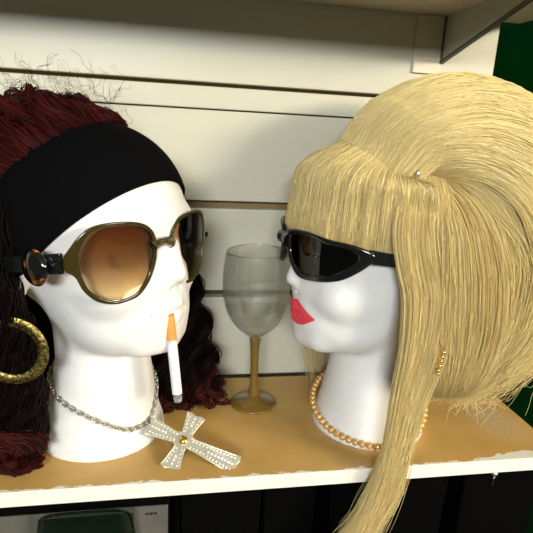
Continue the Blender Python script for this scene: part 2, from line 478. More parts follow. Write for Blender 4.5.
# the left head is tipped back a little on its neck: rotate the upper part about a pivot in the neck
KL = 1.05                                       # this head is a size larger
hl.scale = (KL, KL, KL)
DELTA, PIV = R_(4.5), A([1.0, 0, 9.0])
def head_sdf_tipped(p):
    p = np.asarray(p, float)
    a = DELTA * smooth01((p[..., 2] - 3.2) / 4.2)
    dx, dz = p[..., 0] - PIV[0], p[..., 2] - PIV[2]
    c, s_ = np.cos(a), np.sin(a)
    return head_sdf(np.stack([PIV[0] + c * dx + s_ * dz, p[..., 1], PIV[2] - s_ * dx + c * dz], -1))
LV_, LF_ = surface_nets(head_sdf_tipped, (-12.4, -8.4, -.45), (11.4, 8.4, 29.4), .17)
hb = mk('head_form', LV_, LF_, foam, hl)
HLM = (Matrix.Translation(Vector((BASE_L[0] * CM, BASE_L[1] * CM, ZS * CM))) @ Matrix.Rotation(PSI_L, 4, 'Z') @ Matrix.Scale(KL, 4) @
       Matrix.Translation(Vector(PIV * CM)) @ Matrix.Rotation(-DELTA, 4, 'Y') @ Matrix.Translation(Vector(-PIV * CM)))
_m = np.array(HLM); _r, _t = _m[:3, :3], _m[:3, 3] / CM - A([0, 0, ZS])
def L_world(p): return np.asarray(p, float) @ _r.T + _t
def L_local(p): return (np.asarray(p, float) - _t) @ _r / KL ** 2
hr = thing('mannequin_head', 'white foam mannequin head with red painted lips under the blond wig', 'mannequin head', BASE_R, PSI_R)
mk('head_form', HV, HF, foam, hr)

def to_world(p, base, psi):
    c, s = math.cos(psi), math.sin(psi)
    p = np.asarray(p, float)
    return np.stack([c * p[..., 0] - s * p[..., 1] + base[0], s * p[..., 0] + c * p[..., 1] + base[1], p[..., 2] + base[2]], -1)
def to_local(p, base, psi):
    q = np.asarray(p, float) - base
    c, s = math.cos(psi), math.sin(psi)
    return np.stack([c * q[..., 0] + s * q[..., 1], -s * q[..., 0] + c * q[..., 1], q[..., 2]], -1)

# painted lips: a thin skin of paint lying on the head's own surface
def lip_patch(outline_top, outline_bot, name):
    nu, nv = 41, 11
    u = np.linspace(-1, 1, nu)
    Y = u * 3.1
    t = np.interp(np.abs(u), *zip(*outline_top)); b = np.interp(np.abs(u), *zip(*outline_bot))
    v = np.linspace(0, 1, nv)
    P = np.stack([np.zeros((nu, nv)), np.repeat(Y[:, None], nv, 1), b[:, None] + (t - b)[:, None] * v], -1).reshape(-1, 3)
    o = P.copy(); o[:, 0] = 4
    S = raycast(o, np.repeat(A([[1., 0, 0]]), len(o), 0), .035)
    return mk(name, S, grid_faces(nu, nv)[:, ::-1], lipred, hr)
lip_patch([(0, 13.95), (.12, 14.12), (.25, 14.22), (.45, 13.95), (.75, 13.4), (1, 12.97)], [(0, 12.97), (1, 12.9)], 'upper_lip')
lip_patch([(0, 12.97), (1, 12.93)], [(0, 11.75), (.3, 11.77), (.6, 12.0), (.85, 12.5), (1, 12.88)], 'lower_lip')

# ------------------------------------------------------------------ glasses
def glasses(name, label, base, psi, cfg):
    g = thing(name, label, 'sunglasses', base, psi)
    Rw, x0, z0, tilt = cfg['wrap'], cfg['x0'], cfg['z0'], cfg['tilt']
    def Mp(uv, off=0.):
        u, v = uv[..., 0], uv[..., 1]
        a = u / Rw
        return np.stack([x0 - Rw * (1 - np.cos(a)) + off * np.cos(a) + tilt * v, (Rw + off) * np.sin(a), z0 + v], -1)
    n = 72
    sc2 = A(cfg.get('scale', (1, 1)))
    out = spline(A(cfg['outer']) * sc2, n, True); inn = spline(A(cfg['inner']) * sc2, n, True)
    th = cfg['thick']
    for sgn, nm in ((-1, 'right'), (1, 'left')):
        o2 = out * A([sgn, 1]); i2 = inn * A([sgn, 1])
        mid, hw = .5 * (o2 + i2), .5 * (o2 - i2)
        rows = []
        for a in np.linspace(0, 2 * np.pi, 12, endpoint=False):
            c, s = math.cos(a), math.sin(a)
            c = math.copysign(abs(c) ** .6, c); s = math.copysign(abs(s) ** .6, s)
            rows.append(Mp(mid + hw * c, th * .5 * s))
        V = np.stack(rows, 1).reshape(-1, 3)
        F = grid_faces(n, 12, True, True)
        mk('rim', V, F if sgn < 0 else F[:, ::-1], cfg['fmat'], g)
        # lens, a thin shell seated in the rim
        k = 14
        cen = i2.mean(0)
        s = np.linspace(1.03, 0.02, k)
        L = cen + (i2 - cen)[None] * s[:, None, None]
        Vf = Mp(L, .07).reshape(-1, 3); Vb = Mp(L, -.07).reshape(-1, 3)
        f = grid_faces(k, n, False, True)
        F = [tuple(q) for q in f] + [tuple(range((k - 1) * n, k * n))] + [tuple(q[::-1] + k * n) for q in f] + [tuple(range((k - 1) * n + k * n, 2 * k * n))[::-1]]
        F += [(j, j + k * n, (j + 1) % n + k * n, (j + 1) % n) for j in range(n)]
        mk('lens', np.vstack([Vf, Vb]), F, cfg['lmat'], g)
        # temple arm: from the hinge straight back to behind the ear
        P = spline(A(cfg['temple']) * A([1, sgn, 1]), 40)
        hh = np.interp(np.linspace(0, 1, 40), *zip(*cfg['th'])); ww = .17
        q = A([(ww, 1), (-ww, 1), (-ww, -1), (ww, -1)])
        V = np.stack([np.stack([P[:, 0], P[:, 1] + a, P[:, 2] + b * hh], -1) for a, b in q], 1).reshape(-1, 3)
        F = [tuple(x) for x in grid_faces(40, 4, False, True)] + [(0, 1, 2, 3), tuple(range(159, 155, -1))]
        t = mk('temple_arm', V, F, cfg['tmat'], g, smooth=False); bevel(t, .09, 3)
        if cfg.get('jewel'):
            V, F = ball((0, 0, 0), 1, 14, 24, (1.5, .55, 1.35)); mk('temple_stud', V + A(cfg['jewel']) * A([1, sgn, 1]), F, glint_stone, t)
            hx = cfg['hinge']; V, F = box(-.55, .55, -.16, .16, -.22, .22); bevel(mk('hinge_bar', V + A(hx) * A([1, sgn, 1]), F, black_plastic, t, smooth=False), .05)
    u = np.linspace(-cfg['bu'], cfg['bu'], 17)
    P = Mp(np.stack([u, cfg['bv'] + cfg['barch'] * (1 - (u / cfg['bu']) ** 2)], -1), .0)
    V, F = tube(P, cfg['br'] * (1 + .35 * np.abs(u / cfg['bu'])), 14)
    mk('bridge', V, F, cfg['fmat'], g)
    return g

gl = glasses('sunglasses', 'oversized olive framed sunglasses with brown gradient lenses on left head', BASE_L, PSI_L, dict(
    scale=(.83, .92), wrap=12.5, x0=9.05, z0=17.75, tilt=.10, thick=.32, fmat=olive, lmat=brownlens, tmat=black_plastic,
    outer=[(.75, .6), (1.05, 2.0), (2.2, 2.95), (4.2, 3.3), (6.4, 3.2), (7.7, 2.6), (8.6, 1.6), (9.1, .9), (9.1, -.05), (8.25, -.7), (7.6, -1.9), (6.5, -2.9), (5.0, -3.35), (3.8, -3.3), (2.6, -3.0), (1.5, -1.9), (.85, -.5)],
    inner=[(1.12, .4), (1.4, 1.9), (2.5, 2.75), (4.2, 3.05), (6.3, 2.9), (7.3, 2.2), (7.75, 1.25), (7.85, .5), (7.8, -.2), (7.6, -.9), (7.15, -1.8), (6.2, -2.55), (5.0, -3.05), (3.85, -3.0), (2.8, -2.65), (1.8, -1.6), (1.3, -.5)],
    bu=.95, bv=.85, barch=.25, br=.34,
    temple=[(6.75, 7.15, 18.15), (4.6, 7.9, 18.0), (.5, 8.45, 17.6), (-3.5, 7.6, 16.8), (-5.5, 7.3, 15.2)], th=[(0, .75), (.35, .6), (.7, .35), (1, .2)],
    jewel=(4.75, 8.0, 17.8), hinge=(6.3, 7.55, 18.1)))
gl.matrix_world = HLM @ Matrix.Rotation(R_(-8), 4, 'Z')
glasses('sunglasses', 'black wraparound sports sunglasses below the blond fringe', BASE_R, PSI_R, dict(
    wrap=9.0, x0=10.3, z0=19.2, tilt=.05, thick=.42, fmat=black_plastic, lmat=darklens, tmat=black_plastic,
    outer=[(.5, 1.0), (1.2, 1.85), (3.6, 2.1), (6.0, 1.85), (8.2, 1.7), (9.9, 1.2), (9.9, .5), (8.7, -.6), (7.0, -1.6), (4.4, -2.15), (2.4, -2.05), (.9, -.6)],
    inner=[(1.3, .9), (1.7, 1.4), (3.7, 1.68), (5.8, 1.45), (7.7, 1.3), (8.7, .85), (8.5, .35), (7.6, -.45), (6.4, -1.2), (4.3, -1.65), (2.7, -1.55), (1.5, -.4)],
    bu=1.0, bv=.75, barch=.1, br=.5,
    temple=[(5.7, 7.72, 20.05), (3.2, 8.05, 19.7), (0, 7.95, 18.9), (-3.5, 7.55, 17.6), (-5.5, 7.2, 16)], th=[(0, .6), (.3, .5), (.7, .3), (1, .2)]))

# ------------------------------------------------------------------ black headband
tau = R_(39)
e1 = A([math.cos(tau), 0, math.sin(tau)]); e2 = A([0, 1., 0]); en = A([-math.sin(tau), 0, math.cos(tau)])
HO = A([0, 0, 16.5])
def band_pts(th, s, off):
    TH, S = np.meshgrid(th, s, indexing='ij')
    o = (HO + S[..., None] * en).reshape(-1, 3)
    d = (np.cos(TH)[..., None] * e1 + np.sin(TH)[..., None] * e2).reshape(-1, 3)
    return raycast(o, d, off)
bn = thing('headband', 'wide black velvet headband around the left head above the sunglasses', 'headband', matrix=HLM)
th = np.linspace(0, 2 * np.pi, 120, endpoint=False)
sA = np.linspace(.0, 7.3, 16)
offs = .30 + .22 * np.sin(np.pi * np.linspace(.08, .92, 16))
outr = np.stack([band_pts(th, [s], o)  for s, o in zip(sA, offs)], 1)
innr = np.stack([band_pts(th, [s], .12) for s in sA], 1)
ringp = np.concatenate([outr, innr[:, ::-1]], 1)
mk('band', ringp.reshape(-1, 3), grid_faces(120, 32, True, True)[:, ::-1], velvet, bn)

# ------------------------------------------------------------------ wigs
def cap_patch(name, mat, parent, pred_zmin, off, axis=(0, 0, 20.), tilt=0.):
    """the wig's cap over the skull"""
    el = np.linspace(R_(90), R_(pred_zmin), 26); az = np.linspace(0, 2 * np.pi, 72, endpoint=False)
    E_, Z_ = np.meshgrid(el, az, indexing='ij')
    d = np.stack([np.cos(E_) * np.cos(Z_), np.cos(E_) * np.sin(Z_), np.sin(E_)], -1).reshape(-1, 3)
    c, s = math.cos(tilt), math.sin(tilt)
    d = np.stack([c * d[:, 0] - s * d[:, 2], d[:, 1], s * d[:, 0] + c * d[:, 2]], -1)
    o = np.repeat(A([axis], float), len(d), 0)
    Po = raycast(o, d, off); Pi = raycast(o, d, off - .15)
    n = len(Po)
    f = grid_faces(26, 72, False, True)
    rim = [(25 * 72 + j, 25 * 72 + (j + 1) % 72, n + 25 * 72 + (j + 1) % 72, n + 25 * 72 + j) for j in range(72)]
    return mk(name, np.vstack([Po, Pi]), [f, f[:, ::-1] + n, A(rim)], mat, parent)

def jitter_noise(N, K, amp, freq=2.0):
    """smooth random wander along strands"""
    k = max(3, int(freq) + 3)
    c = rng.normal(size=(N, k, 3)) * amp
    x = np.linspace(0, k - 1.001, K); i = x.astype(int); f = smooth01(x - i)[None, :, None]
    return c[:, i] * (1 - f) + c[:, i + 1] * f

# --- blond beehive
wr = thing('wig', 'tall blond bouffant wig with fringe and one long straight lock', 'wig', BASE_R, PSI_R)
TL = lambda p: to_local(p, BASE_R, PSI_R)
cap_patch('wig_cap', blond_base, wr, 4, .34, (-1.0, 0, 20.), R_(16))
YC = 47.6
Bk = spline([(15.9, 28.6), (16.6, 30.6), (19.3, 33.2), (24.0, 35.1), (29.3, 34.9), (34.3, 32.6), (38.8, 27.5), (41.2, 20), (40.8, 13.5), (38.4, 8.8), (34.7, 5.6), (31.0, 4.4)], 200)
Fr = spline([(26.5, 25), (26.3, 22), (25.8, 18), (25.5, 14), (25.8, 10.5), (26.6, 8), (28.2, 6)], 200)
def body(t, phi, k=1.0):
    """t along the hair, phi around (0 = back, -90 deg = the near side)"""
    x = np.clip(t, 0, 1) * 199; i = np.minimum(x.astype(int), 198); f = (x - i)[..., None]
    b = Bk[i] * (1 - f) + Bk[i + 1] * f; fr = Fr[i] * (1 - f) + Fr[i + 1] * f
    ry = np.interp(t, [0, .12, .3, .5, .7, .85, 1], [5.6, 8.0, 9.6, 9.9, 8.8, 6.8, 4.2]) * k
    m = (1 + k * np.cos(phi)) / 2
    p = fr + (b - fr) * m[..., None]
    return np.stack([p[..., 0], YC + ry * np.sin(phi), p[..., 1]], -1)
tt, pp = np.meshgrid(np.linspace(0, .985, 60), np.linspace(R_(-128), R_(128), 80), indexing='ij')
So = TL(body(tt, pp, .955)).reshape(-1, 3); Si = TL(body(tt, pp, .90)).reshape(-1, 3)
f = grid_faces(60, 80); n = len(So)
edge = [(i * 80, (i + 1) * 80, n + (i + 1) * 80, n + i * 80) for i in range(59)] + [(i * 80 + 79, n + i * 80 + 79, n + (i + 1) * 80 + 79, (i + 1) * 80 + 79) for i in range(59)]
edge += [(59 * 80 + j, 59 * 80 + j + 1, n + 59 * 80 + j + 1, n + 59 * 80 + j) for j in range(79)]
mk('bouffant_underlayer', np.vstack([So, Si]), [f, f[:, ::-1] + n, A(edge)], blond_base, wr)
# strands of the bouffant in locks
N, K = 12000, 22
nl = 260
lock_phi = rng.uniform(R_(-132), R_(132), nl); lock_k = rng.uniform(.975, 1.012, nl); lw = rng.normal(0, .075, (nl, 4))
li = rng.integers(0, nl, N)
ph0 = lock_phi[li] + rng.normal(0, .045, N)
s = np.linspace(0, 1, K)
t0 = rng.uniform(-.02, .05, N) * 1.0; t1 = rng.uniform(.93, 1.0, N)
T = np.clip(t0[:, None] + (t1 - t0)[:, None] * s, 0, 1)
wv = lw[li]
PH = ph0[:, None] + wv[:, :1] * np.sin(3.1 * s + 9 * wv[:, 1:2]) * 2 + .02 * rng.normal(size=(N, 1)) * s
KK = lock_k[li][:, None] + rng.normal(0, .006, (N, 1)) + .012 * np.sin(s * np.pi * 2 + li[:, None])
P = np.stack([body(T[:, j], PH[:, j], 1.0) for j in range(K)], 1)
C0 = np.stack([body(T[:, j], PH[:, j], .5) for j in range(K)], 1)
P = C0 + (P - C0) * (1 + (KK[..., None] - 1) * 2)
P += jitter_noise(N, K, .06, 4)
# tuck the ends under
tuck = smooth01((s - .86) / .14)[None, :, None]
P += tuck * (A([27.5, YC, 5.0]) - P) * (.10 + .25 * rng.random((N, 1, 1)))
V, F = strands(TL(P), np.interp(s, [0, .1, .9, 1], [.025, .031, .028, .012])); mk('bouffant_hair', V, F, blond, wr, stuff=True)
# stray hairs curling under the bouffant and off its outline
N2 = 620
ph = rng.uniform(R_(-128), R_(40), N2); tA = rng.uniform(.55, .92, N2)
P = np.stack([body(np.minimum(tA + .3 * x, 1.0), ph, 1.0) for x in s], 1)
P += (s ** 2)[None, :, None] * np.stack([rng.normal(0, 1.0, N2), rng.normal(-.3, 1.0, N2), rng.normal(-.5, .9, N2)], -1)[:, None]
P += jitter_noise(N2, K, .12, 4) + jitter_noise(N2, K, .55, 4) * (s ** 2)[None, :, None]; P[..., 2] = np.maximum(P[..., 2], .4)
V, F = strands(TL(P), .018); mk('stray_hair', V, F, blond, wr, stuff=True)
# fringe: combed from the crown forward and down to the brow (in the head's own frame)
N = 7500; K3 = 16
s3 = np.linspace(0, 1, K3)
az = rng.uniform(R_(-98), R_(92), N); az = np.where(rng.random(N) < .25, rng.uniform(R_(-40), R_(40), N), az)
ck = np.round(az / .05) * .05
root = np.stack([5.2 - 4.6 * (np.abs(az) / 1.7) ** 1.3, 5.4 * np.sin(az * .95), 28.9 - 2.6 * np.sin(az) ** 2], -1)
def dirs(a): return np.stack([np.cos(a), np.sin(a), 0 * a], -1)
def skull_r(a, z, off):
    o = np.stack([0 * a, 0 * a, z + 0 * a], -1); return raycast(o, dirs(a), off)
azs = az * .96
zend = np.interp(np.abs(az), [0, .6, 1.0, 1.35, 1.75], [21.4, 21.0, 20.3, 18.8, 14.0]) + rng.normal(0, .28, N)
offe = rng.uniform(.45, .95, N) + .10 * np.sin(ck * 37)
end = skull_r(azs, zend, 0) + dirs(azs) * offe[:, None]
m2 = skull_r(azs, np.full(N, 23.5), 0) + dirs(azs) * (offe + .55)[:, None]
m1 = root * .42 + m2 * .58; m1 += dirs(azs) * 1.15; m1[:, 2] += .95
pts = [root, m1, m2, end]
def quad4(p, s):
    """Catmull-Rom through four points for all strands"""
    p0, p1, p2, p3 = p
    Q = [2 * p0 - p1, p0, p1, p2, p3, 2 * p3 - p2]
    out = []
    for x in s * 2.9999:
        i = int(x); t = x - i; a, b, c, d = Q[i:i + 4]
        out.append(.5 * (2 * b + (c - a) * t + (2 * a - 5 * b + 4 * c - d) * t ** 2 + (3 * b - a - 3 * c + d) * t ** 3))
    return np.stack(out, 1)
P = quad4(pts, s3) + jitter_noise(N, K3, .05, 3)
P = P + (rng.random((N, 1, 1)) * .16) * (P - A([0, 0, 20.])) / 9
V, F = strands(P, np.interp(s3, [0, .8, 1], [.025, .026, .014])); mk('fringe', V, F, blond, wr, stuff=True)
# hair brushed back from the fringe's root line into the bouffant
N = 2600; s6 = np.linspace(0, 1, 14)
az = rng.uniform(-1.72, 1.72, N)
root = np.stack([5.6 - 4.8 * (np.abs(az) / 1.7) ** 1.3, 5.6 * np.sin(az * .95), 28.8 - 2.6 * np.sin(az) ** 2], -1) + rng.normal(0, .12, (N, 3))
kk = rng.uniform(.96, 1.01, N)
pa = TL(body(np.full(N, .10), -az * .95, 1.)); pb = TL(body(np.full(N, .22), -az * 1.0 + rng.normal(0, .06, N), 1.)); pm = .5 * (root + pa) + A([0, 0, .5])
P = quad4([root, pm, pa, pb], s6) + jitter_noise(N, 14, .06, 3)
V, F = strands(P, np.interp(s6, [0, .8, 1], [.03, .036, .015])); mk('crown_hair', V, F, blond, wr, stuff=True)
# the long near-side lock that hangs past the shelf edge, world cm: centre line and half width
def long_lock(name, cl, hw, N, dep, seed_r=.05, spread=.4, endvar=.12):
    K4 = 34; s4 = np.linspace(0, 1, K4)
    C = spline(cl, K4); W = np.interp(s4, np.linspace(0, 1, len(hw)), hw)
    a = np.where(rng.random(N) < .3, np.clip(rng.normal(0, .68, N), -1.15, 1.15), rng.uniform(-1, 1, N)); b = rng.normal(0, 1, N) * .5
    cl_ = np.round(a * 9) / 9
    a = a * .75 + cl_ * .25
    L = 1 - endvar * rng.random(N) ** 2
    P = np.zeros((N, K4, 3))
    for k in range(3):
        P[..., k] = np.stack([np.interp(s4 * l, s4, C[:, k]) for l in L])
    Wn = np.stack([np.interp(s4 * l, s4, W) for l in L])
    P[..., 0] += a[:, None] * Wn; P[..., 1] += b[:, None] * dep * (.35 + .65 * Wn / max(W))
    sp = smooth01((s4 - .6) / .4)[None, :, None]
    P += jitter_noise(N, K4, .07, 4) + jitter_noise(N, K4, spread, 3) * sp
    V, F = strands(TL(P), np.interp(s4, [0, .9, 1], [seed_r, seed_r * .9, seed_r * .4])); return mk(name, V, F, blond, wr, stuff=True)
LOCK = [(21.2, 42.0, 26.4), (20.5, 40.0, 24.5), (20.3, 39.2, 22), (20.9, 38.8, 19.1), (21.5, 38.6, 16.6), (21.4, 38.5, 12.1), (20.7, 38.4, 7.4), (20.1, 38.2, 2.5), (19.3, 38.0, -1.4), (17.2, 37.8, -6.0), (16.0, 37.8, -9)]
long_lock('side_lock', LOCK, [1.6, 2.2, 2.3, 2.05, 1.75, 1.4, 1.15, 1.1, 1.05, 1.15], 3400, .5, .019, .5)
SIDEL = [(22.4, 42.6, 26.6), (24.0, 39.6, 23.5), (25.2, 38.6, 18.5), (25.8, 38.6, 13.0), (25.9, 39.4, 8.5), (26.4, 41.5, 5.8)]
long_lock('side_hair', SIDEL, [1.3, 2.2, 2.8, 2.8, 2.3, 1.5], 3400, .7, .022, .12, .05)
FARL = [(15.6, 53.9, 20.5), (15.4, 54.4, 16), (15.6, 54.4, 11), (16.2, 54.2, 6), (17.2, 53.8, .6)]
long_lock('far_lock', FARL, [1.0, 1.1, 1.2, 1.2, 1.0], 60, .4, .02)

# --- dark red curly wig
wl = thing('wig', 'long curly burgundy and black wig swept back behind the headband', 'wig', matrix=HLM)
cap_patch('wig_cap', dark_base, wl, 2, .09, (-1.5, 0, 20.), R_(30))
def curly(paths, per, rad, amp, wl_, K=46, ns=3):
    """locks: each path is spread into fibres that wave together"""
    out = []
    s = np.linspace(0, 1, K)
    for p, spread, a_ in paths:
        C = spline(p, K)
        L = np.linalg.norm(np.diff(C, axis=0), axis=1).sum()
        T, Nn, B = frames(C)
        ph = rng.uniform(0, 6.28); w = 2 * np.pi * L / (wl_ * rng.uniform(.8, 1.25))
        env = a_ * (.25 + .75 * smooth01(s / .35))
        n = per
        ra = spread * np.sqrt(rng.random(n)); ta = rng.uniform(0, 6.28, n)
        q = ph + w * s[None] + rng.normal(0, .35, (n, 1))
        am = amp * env[None] * rng.uniform(.75, 1.25, (n, 1))
        P = C[None] + (am * np.cos(q) + (ra * np.cos(ta))[:, None])[..., None] * Nn[None] + (am * np.sin(q) * .8 + (ra * np.sin(ta))[:, None])[..., None] * B[None]
        out.append(P + jitter_noise(n, K, .06, 5))
    P = np.concatenate(out); return P
def clampz(P):
    W = L_world(P)
    W[..., 2] = np.where(W[..., 2] < .25, .25 + .35 * np.abs(np.sin(W[..., 2] * 3)), W[..., 2])
    W[..., 1] = np.minimum(W[..., 1], WY - .35)
    return L_local(W)
# crown hair: from the band's upper edge back over the skull
paths = []
for i in range(115):
    t = rng.uniform(-1.5, 1.5)
    r = band_pts(A([t]), A([6.7]), .12)[0]
    yy = r[1]
    h = rng.uniform(.6, 3.0)
    back = rng.uniform(0, 1)
    p = [r, r + A([-2.2, .1 * yy, h * .5]), A([-5.5, yy * 1.12, 27.8 + h * .9 - .055 * yy ** 2]), A([-10.0, yy * 1.2, 25.0 + h * .6 - .03 * yy ** 2]),
         A([-12.6 + .02 * yy ** 2, yy * 1.25, 18]), A([-12.3, yy * 1.3, 9 + rng.uniform(-2, 2)])]
    paths.append((p, rng.uniform(.25, .5), rng.uniform(.6, 1.2)))
P = clampz(curly(paths, 26, .05, .85, 6.0)); K5 = P.shape[1]; s5 = np.linspace(0, 1, K5)
V, F = strands(P, np.interp(s5, [0, .9, 1], [.05, .045, .02])); mk('crown_hair', V, F, burgundy, wl, stuff=True)
# fine flyaways above the crown
paths = []
for i in range(90):
    t = rng.uniform(-1.3, 1.3); r = band_pts(A([t]), A([7.1]), .3)[0] + A([rng.uniform(-7, -.5), 0, 2.3])
    d = A([rng.uniform(-2, .8), rng.uniform(-1.5, 1.5), rng.uniform(.8, 2.6)])
    paths.append(([r, r + d * .5 + rng.normal(0, .3, 3), r + d + rng.normal(0, .5, 3), r + d * 1.1 + rng.normal(0, .9, 3)], .2, .6))
P = clampz(curly(paths, 2, .02, .3, 2.0)); V, F = strands(P, .009); mk('flyaway_hair', V, F, redtip, wl, stuff=True)
# the near side behind the ear, down to the shelf
WL_ = lambda *p: L_local(A(p, float))
near = []
for i in range(110):
    a = rng.uniform(0, 1); b = rng.uniform(-1, 1)
    x = -12.2 - 6.0 * a; y = 43.2 + 1.2 * b + 1.6 * a
    near.append(([WL_(x - .6, y + .6, 21 + rng.uniform(-2, 2)), WL_(x - .1, y - 1.3, 17), WL_(x + .7, y - .4, 11), WL_(x + 1.2, y - .2, 5.5), WL_(x + 1.0, y - .6, .8 + 1.5 * rng.random())], rng.uniform(.35, .7), rng.uniform(.4, .9)))
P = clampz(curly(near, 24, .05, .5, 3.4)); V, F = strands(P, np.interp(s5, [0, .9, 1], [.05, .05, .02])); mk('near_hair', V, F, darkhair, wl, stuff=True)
# a fat curl lying on the shelf at the near corner
tips = []
for i in range(70):
    ang = np.linspace(0, R_(300), 7) + rng.uniform(0, .6)
    rr = rng.uniform(.4, 1.9); cx = rng.uniform(-15.5, -11.9); cy = rng.uniform(41.2, 43.4)
    tips.append(([WL_(cx + 1.05 * rr * math.cos(q), cy + .3 * k * rng.uniform(-.3, .5), 2.0 + rr * .95 * math.sin(q)) for k, q in enumerate(ang)], .3, .35))
P = clampz(curly(tips, 22, .05, .3, 3.)); V, F = strands(P, .05); mk('shelf_curl', V, F, redtip, wl, stuff=True)
# behind the neck and forward on the far side
far = []; fartip = []
for i in range(130):
    a = rng.uniform(0, 1); b = rng.uniform(-1, 1)
    xt = -7 + 8.6 * a; xb = -7 + 12.4 * a
    y = 54.6 + 1.6 * b - .8 * a
    p = [WL_(xt - 1.2, min(y, 54.5), 21 - 2.5 * a), WL_(xt, y + .2, 16.5), WL_(.55 * xt + .45 * xb, y + .3, 11), WL_(.2 * xt + .8 * xb, y - .2, 6), WL_(xb, y - 1.2 - 1.6 * a, rng.uniform(.4, 3.))]
    far.append((p, rng.uniform(.3, .6), rng.uniform(.6, 1.1)))
    if a > .3 and rng.random() < .6:
        fartip.append(([p[3] * .35 + p[4] * .65, p[4] + A([.3, 0, .1]), p[4] + A([1.0, .1, -.5]), p[4] + A([1.3, .3, -.2])], .3, .8))
for i in range(60):                                  # nape hair filling behind the neck
    x = rng.uniform(-15, -2); y = rng.uniform(53.6, 57)
    far.append(([WL_(x + .3, min(y, 55), 20), WL_(x, y, 13), WL_(x - .2, y, 7), WL_(x + .3, y - .8, rng.uniform(.5, 2.5))], .5, .9))
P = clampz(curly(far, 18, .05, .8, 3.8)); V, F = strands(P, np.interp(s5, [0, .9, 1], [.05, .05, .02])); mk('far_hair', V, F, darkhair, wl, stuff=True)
P = clampz(curly(fartip, 16, .05, .45, 2.6)); V, F = strands(P, .045); mk('curl_tips', V, F, redtip, wl, stuff=True)

# ------------------------------------------------------------------ hoop earring
he = thing('hoop_earring', 'large flat gold hoop earring at the ear of the left head', 'earring', (-12.3, 41.4, 8.6), R_(-8))
n = 72; a = np.linspace(0, 2 * np.pi, n, endpoint=False)
prof = [(2.85, .07), (2.1, .12), (2.02, 0), (2.1, -.12), (2.85, -.07), (2.92, 0)]
V = np.stack([np.stack([r * np.cos(a), np.full(n, y), 2.9 + r * np.sin(a)], -1) for r, y in prof], 1).reshape(-1, 3)
mk('hoop', V, grid_faces(n, len(prof), True, True), hoopgold, he)
V, F = tube(spline([(0, 0, 5.8), (.05, .15, 6.3), (.15, .5, 6.6), (.25, .9, 6.4)], 14), .05, 8); mk('ear_wire', V, F, gold, he)

# ------------------------------------------------------------------ cigarette in the lips
c0 = L_world(A([8.8, -.7, 12.85])); c1 = c0 + A([.85, -.75, -7.9])
d = (c1 - c0) / np.linalg.norm(c1 - c0)
cg = thing('cigarette', 'white cigarette with orange filter and ash tip hanging from the lips', 'cigarette', c0)
def seg(name, a, b, r0, r1, mat, rough=0):
    P = np.linspace(0, 1, 10)[:, None] * (d * (b - a)) + d * a
    V, F = tube(P, np.linspace(r0, r1, 10) + (rng.normal(0, rough, 10) if rough else 0), 20); return mk(name, V, F, mat, cg)
LN = np.linalg.norm(c1 - c0)
seg('filter', 0, 2.3, .44, .44, filtermat); seg('paper', 2.3, LN - .75, .435, .43, papermat); seg('ash', LN - .75, LN, .425, .34, ashmat, .02)

# ------------------------------------------------------------------ chain with the big cross
def link_mesh():
    n, m = 20, 8
    a = np.linspace(0, 2 * np.pi, n, endpoint=False)
    P = np.stack([.31 * np.cos(a), .21 * np.sin(a), 0 * a], -1)
    V, F = tube(P, .065, m, True); return V, F
nk = thing('cross_necklace', 'silver chain necklace with a big rhinestone cross resting on the shelf', 'necklace', BASE_L)
ch = bpy.data.objects.new('chain', None)
def neck_pt(phi, z, off):
    """a point on the neck's surface, world angle phi, by stepping out from the axis"""
    d_ = A([[math.cos(phi), math.sin(phi), 0]]); o_ = A([[0, 0, z]])
    dl = to_local(d_ + BASE_L, BASE_L, PSI_L)
    p = raycast(o_ / KL, dl, off, 9, head_sdf_tipped)[0] * KL
    return to_world(p, BASE_L, PSI_L) - BASE_L
keys = [(-35, 2.2), (-60, 2.5), (-90, 4.0), (-120, 5.1), (-150, 5.8), (-180, 6.6), (-230, 7.2), (-280, 7.2), (-320, 6.2), (-350, 4.9), (-372, 3.7), (-395, 2.2)]
loop = spline([neck_pt(R_(k), z, .16) for k, z in keys], 400)
dd = np.r_[0, np.cumsum(np.linalg.norm(np.diff(loop, axis=0), axis=1))]
nlk = min(98, int(dd[-1] / .40))
V, F = link_mesh(); first = None
for i in range(nlk):
    sv = (i + .5) * dd[-1] / nlk
    p = A([np.interp(sv, dd, loop[:, k]) for k in range(3)]); p2 = A([np.interp(sv + .2, dd, loop[:, k]) for k in range(3)])
    t = Vector(p2 - p).normalized() if np.linalg.norm(p2 - p) > 1e-6 else t
    outw = Vector((p[0], p[1], 0)).normalized()
    s_ = t.cross(outw).normalized(); nrm = s_.cross(t).normalized()
    rot = Matrix((t, s_, t.cross(s_))).transposed() @ Matrix.Rotation(R_(38 if i % 2 else -38), 3, 'X')
    if first is None:
        o = first = mk('link', V, F, silver, nk)
    else:
        o = first.copy(); link(o, nk)
    o.matrix_local = Matrix.Translation(Vector(p * CM)) @ rot.to_4x4()

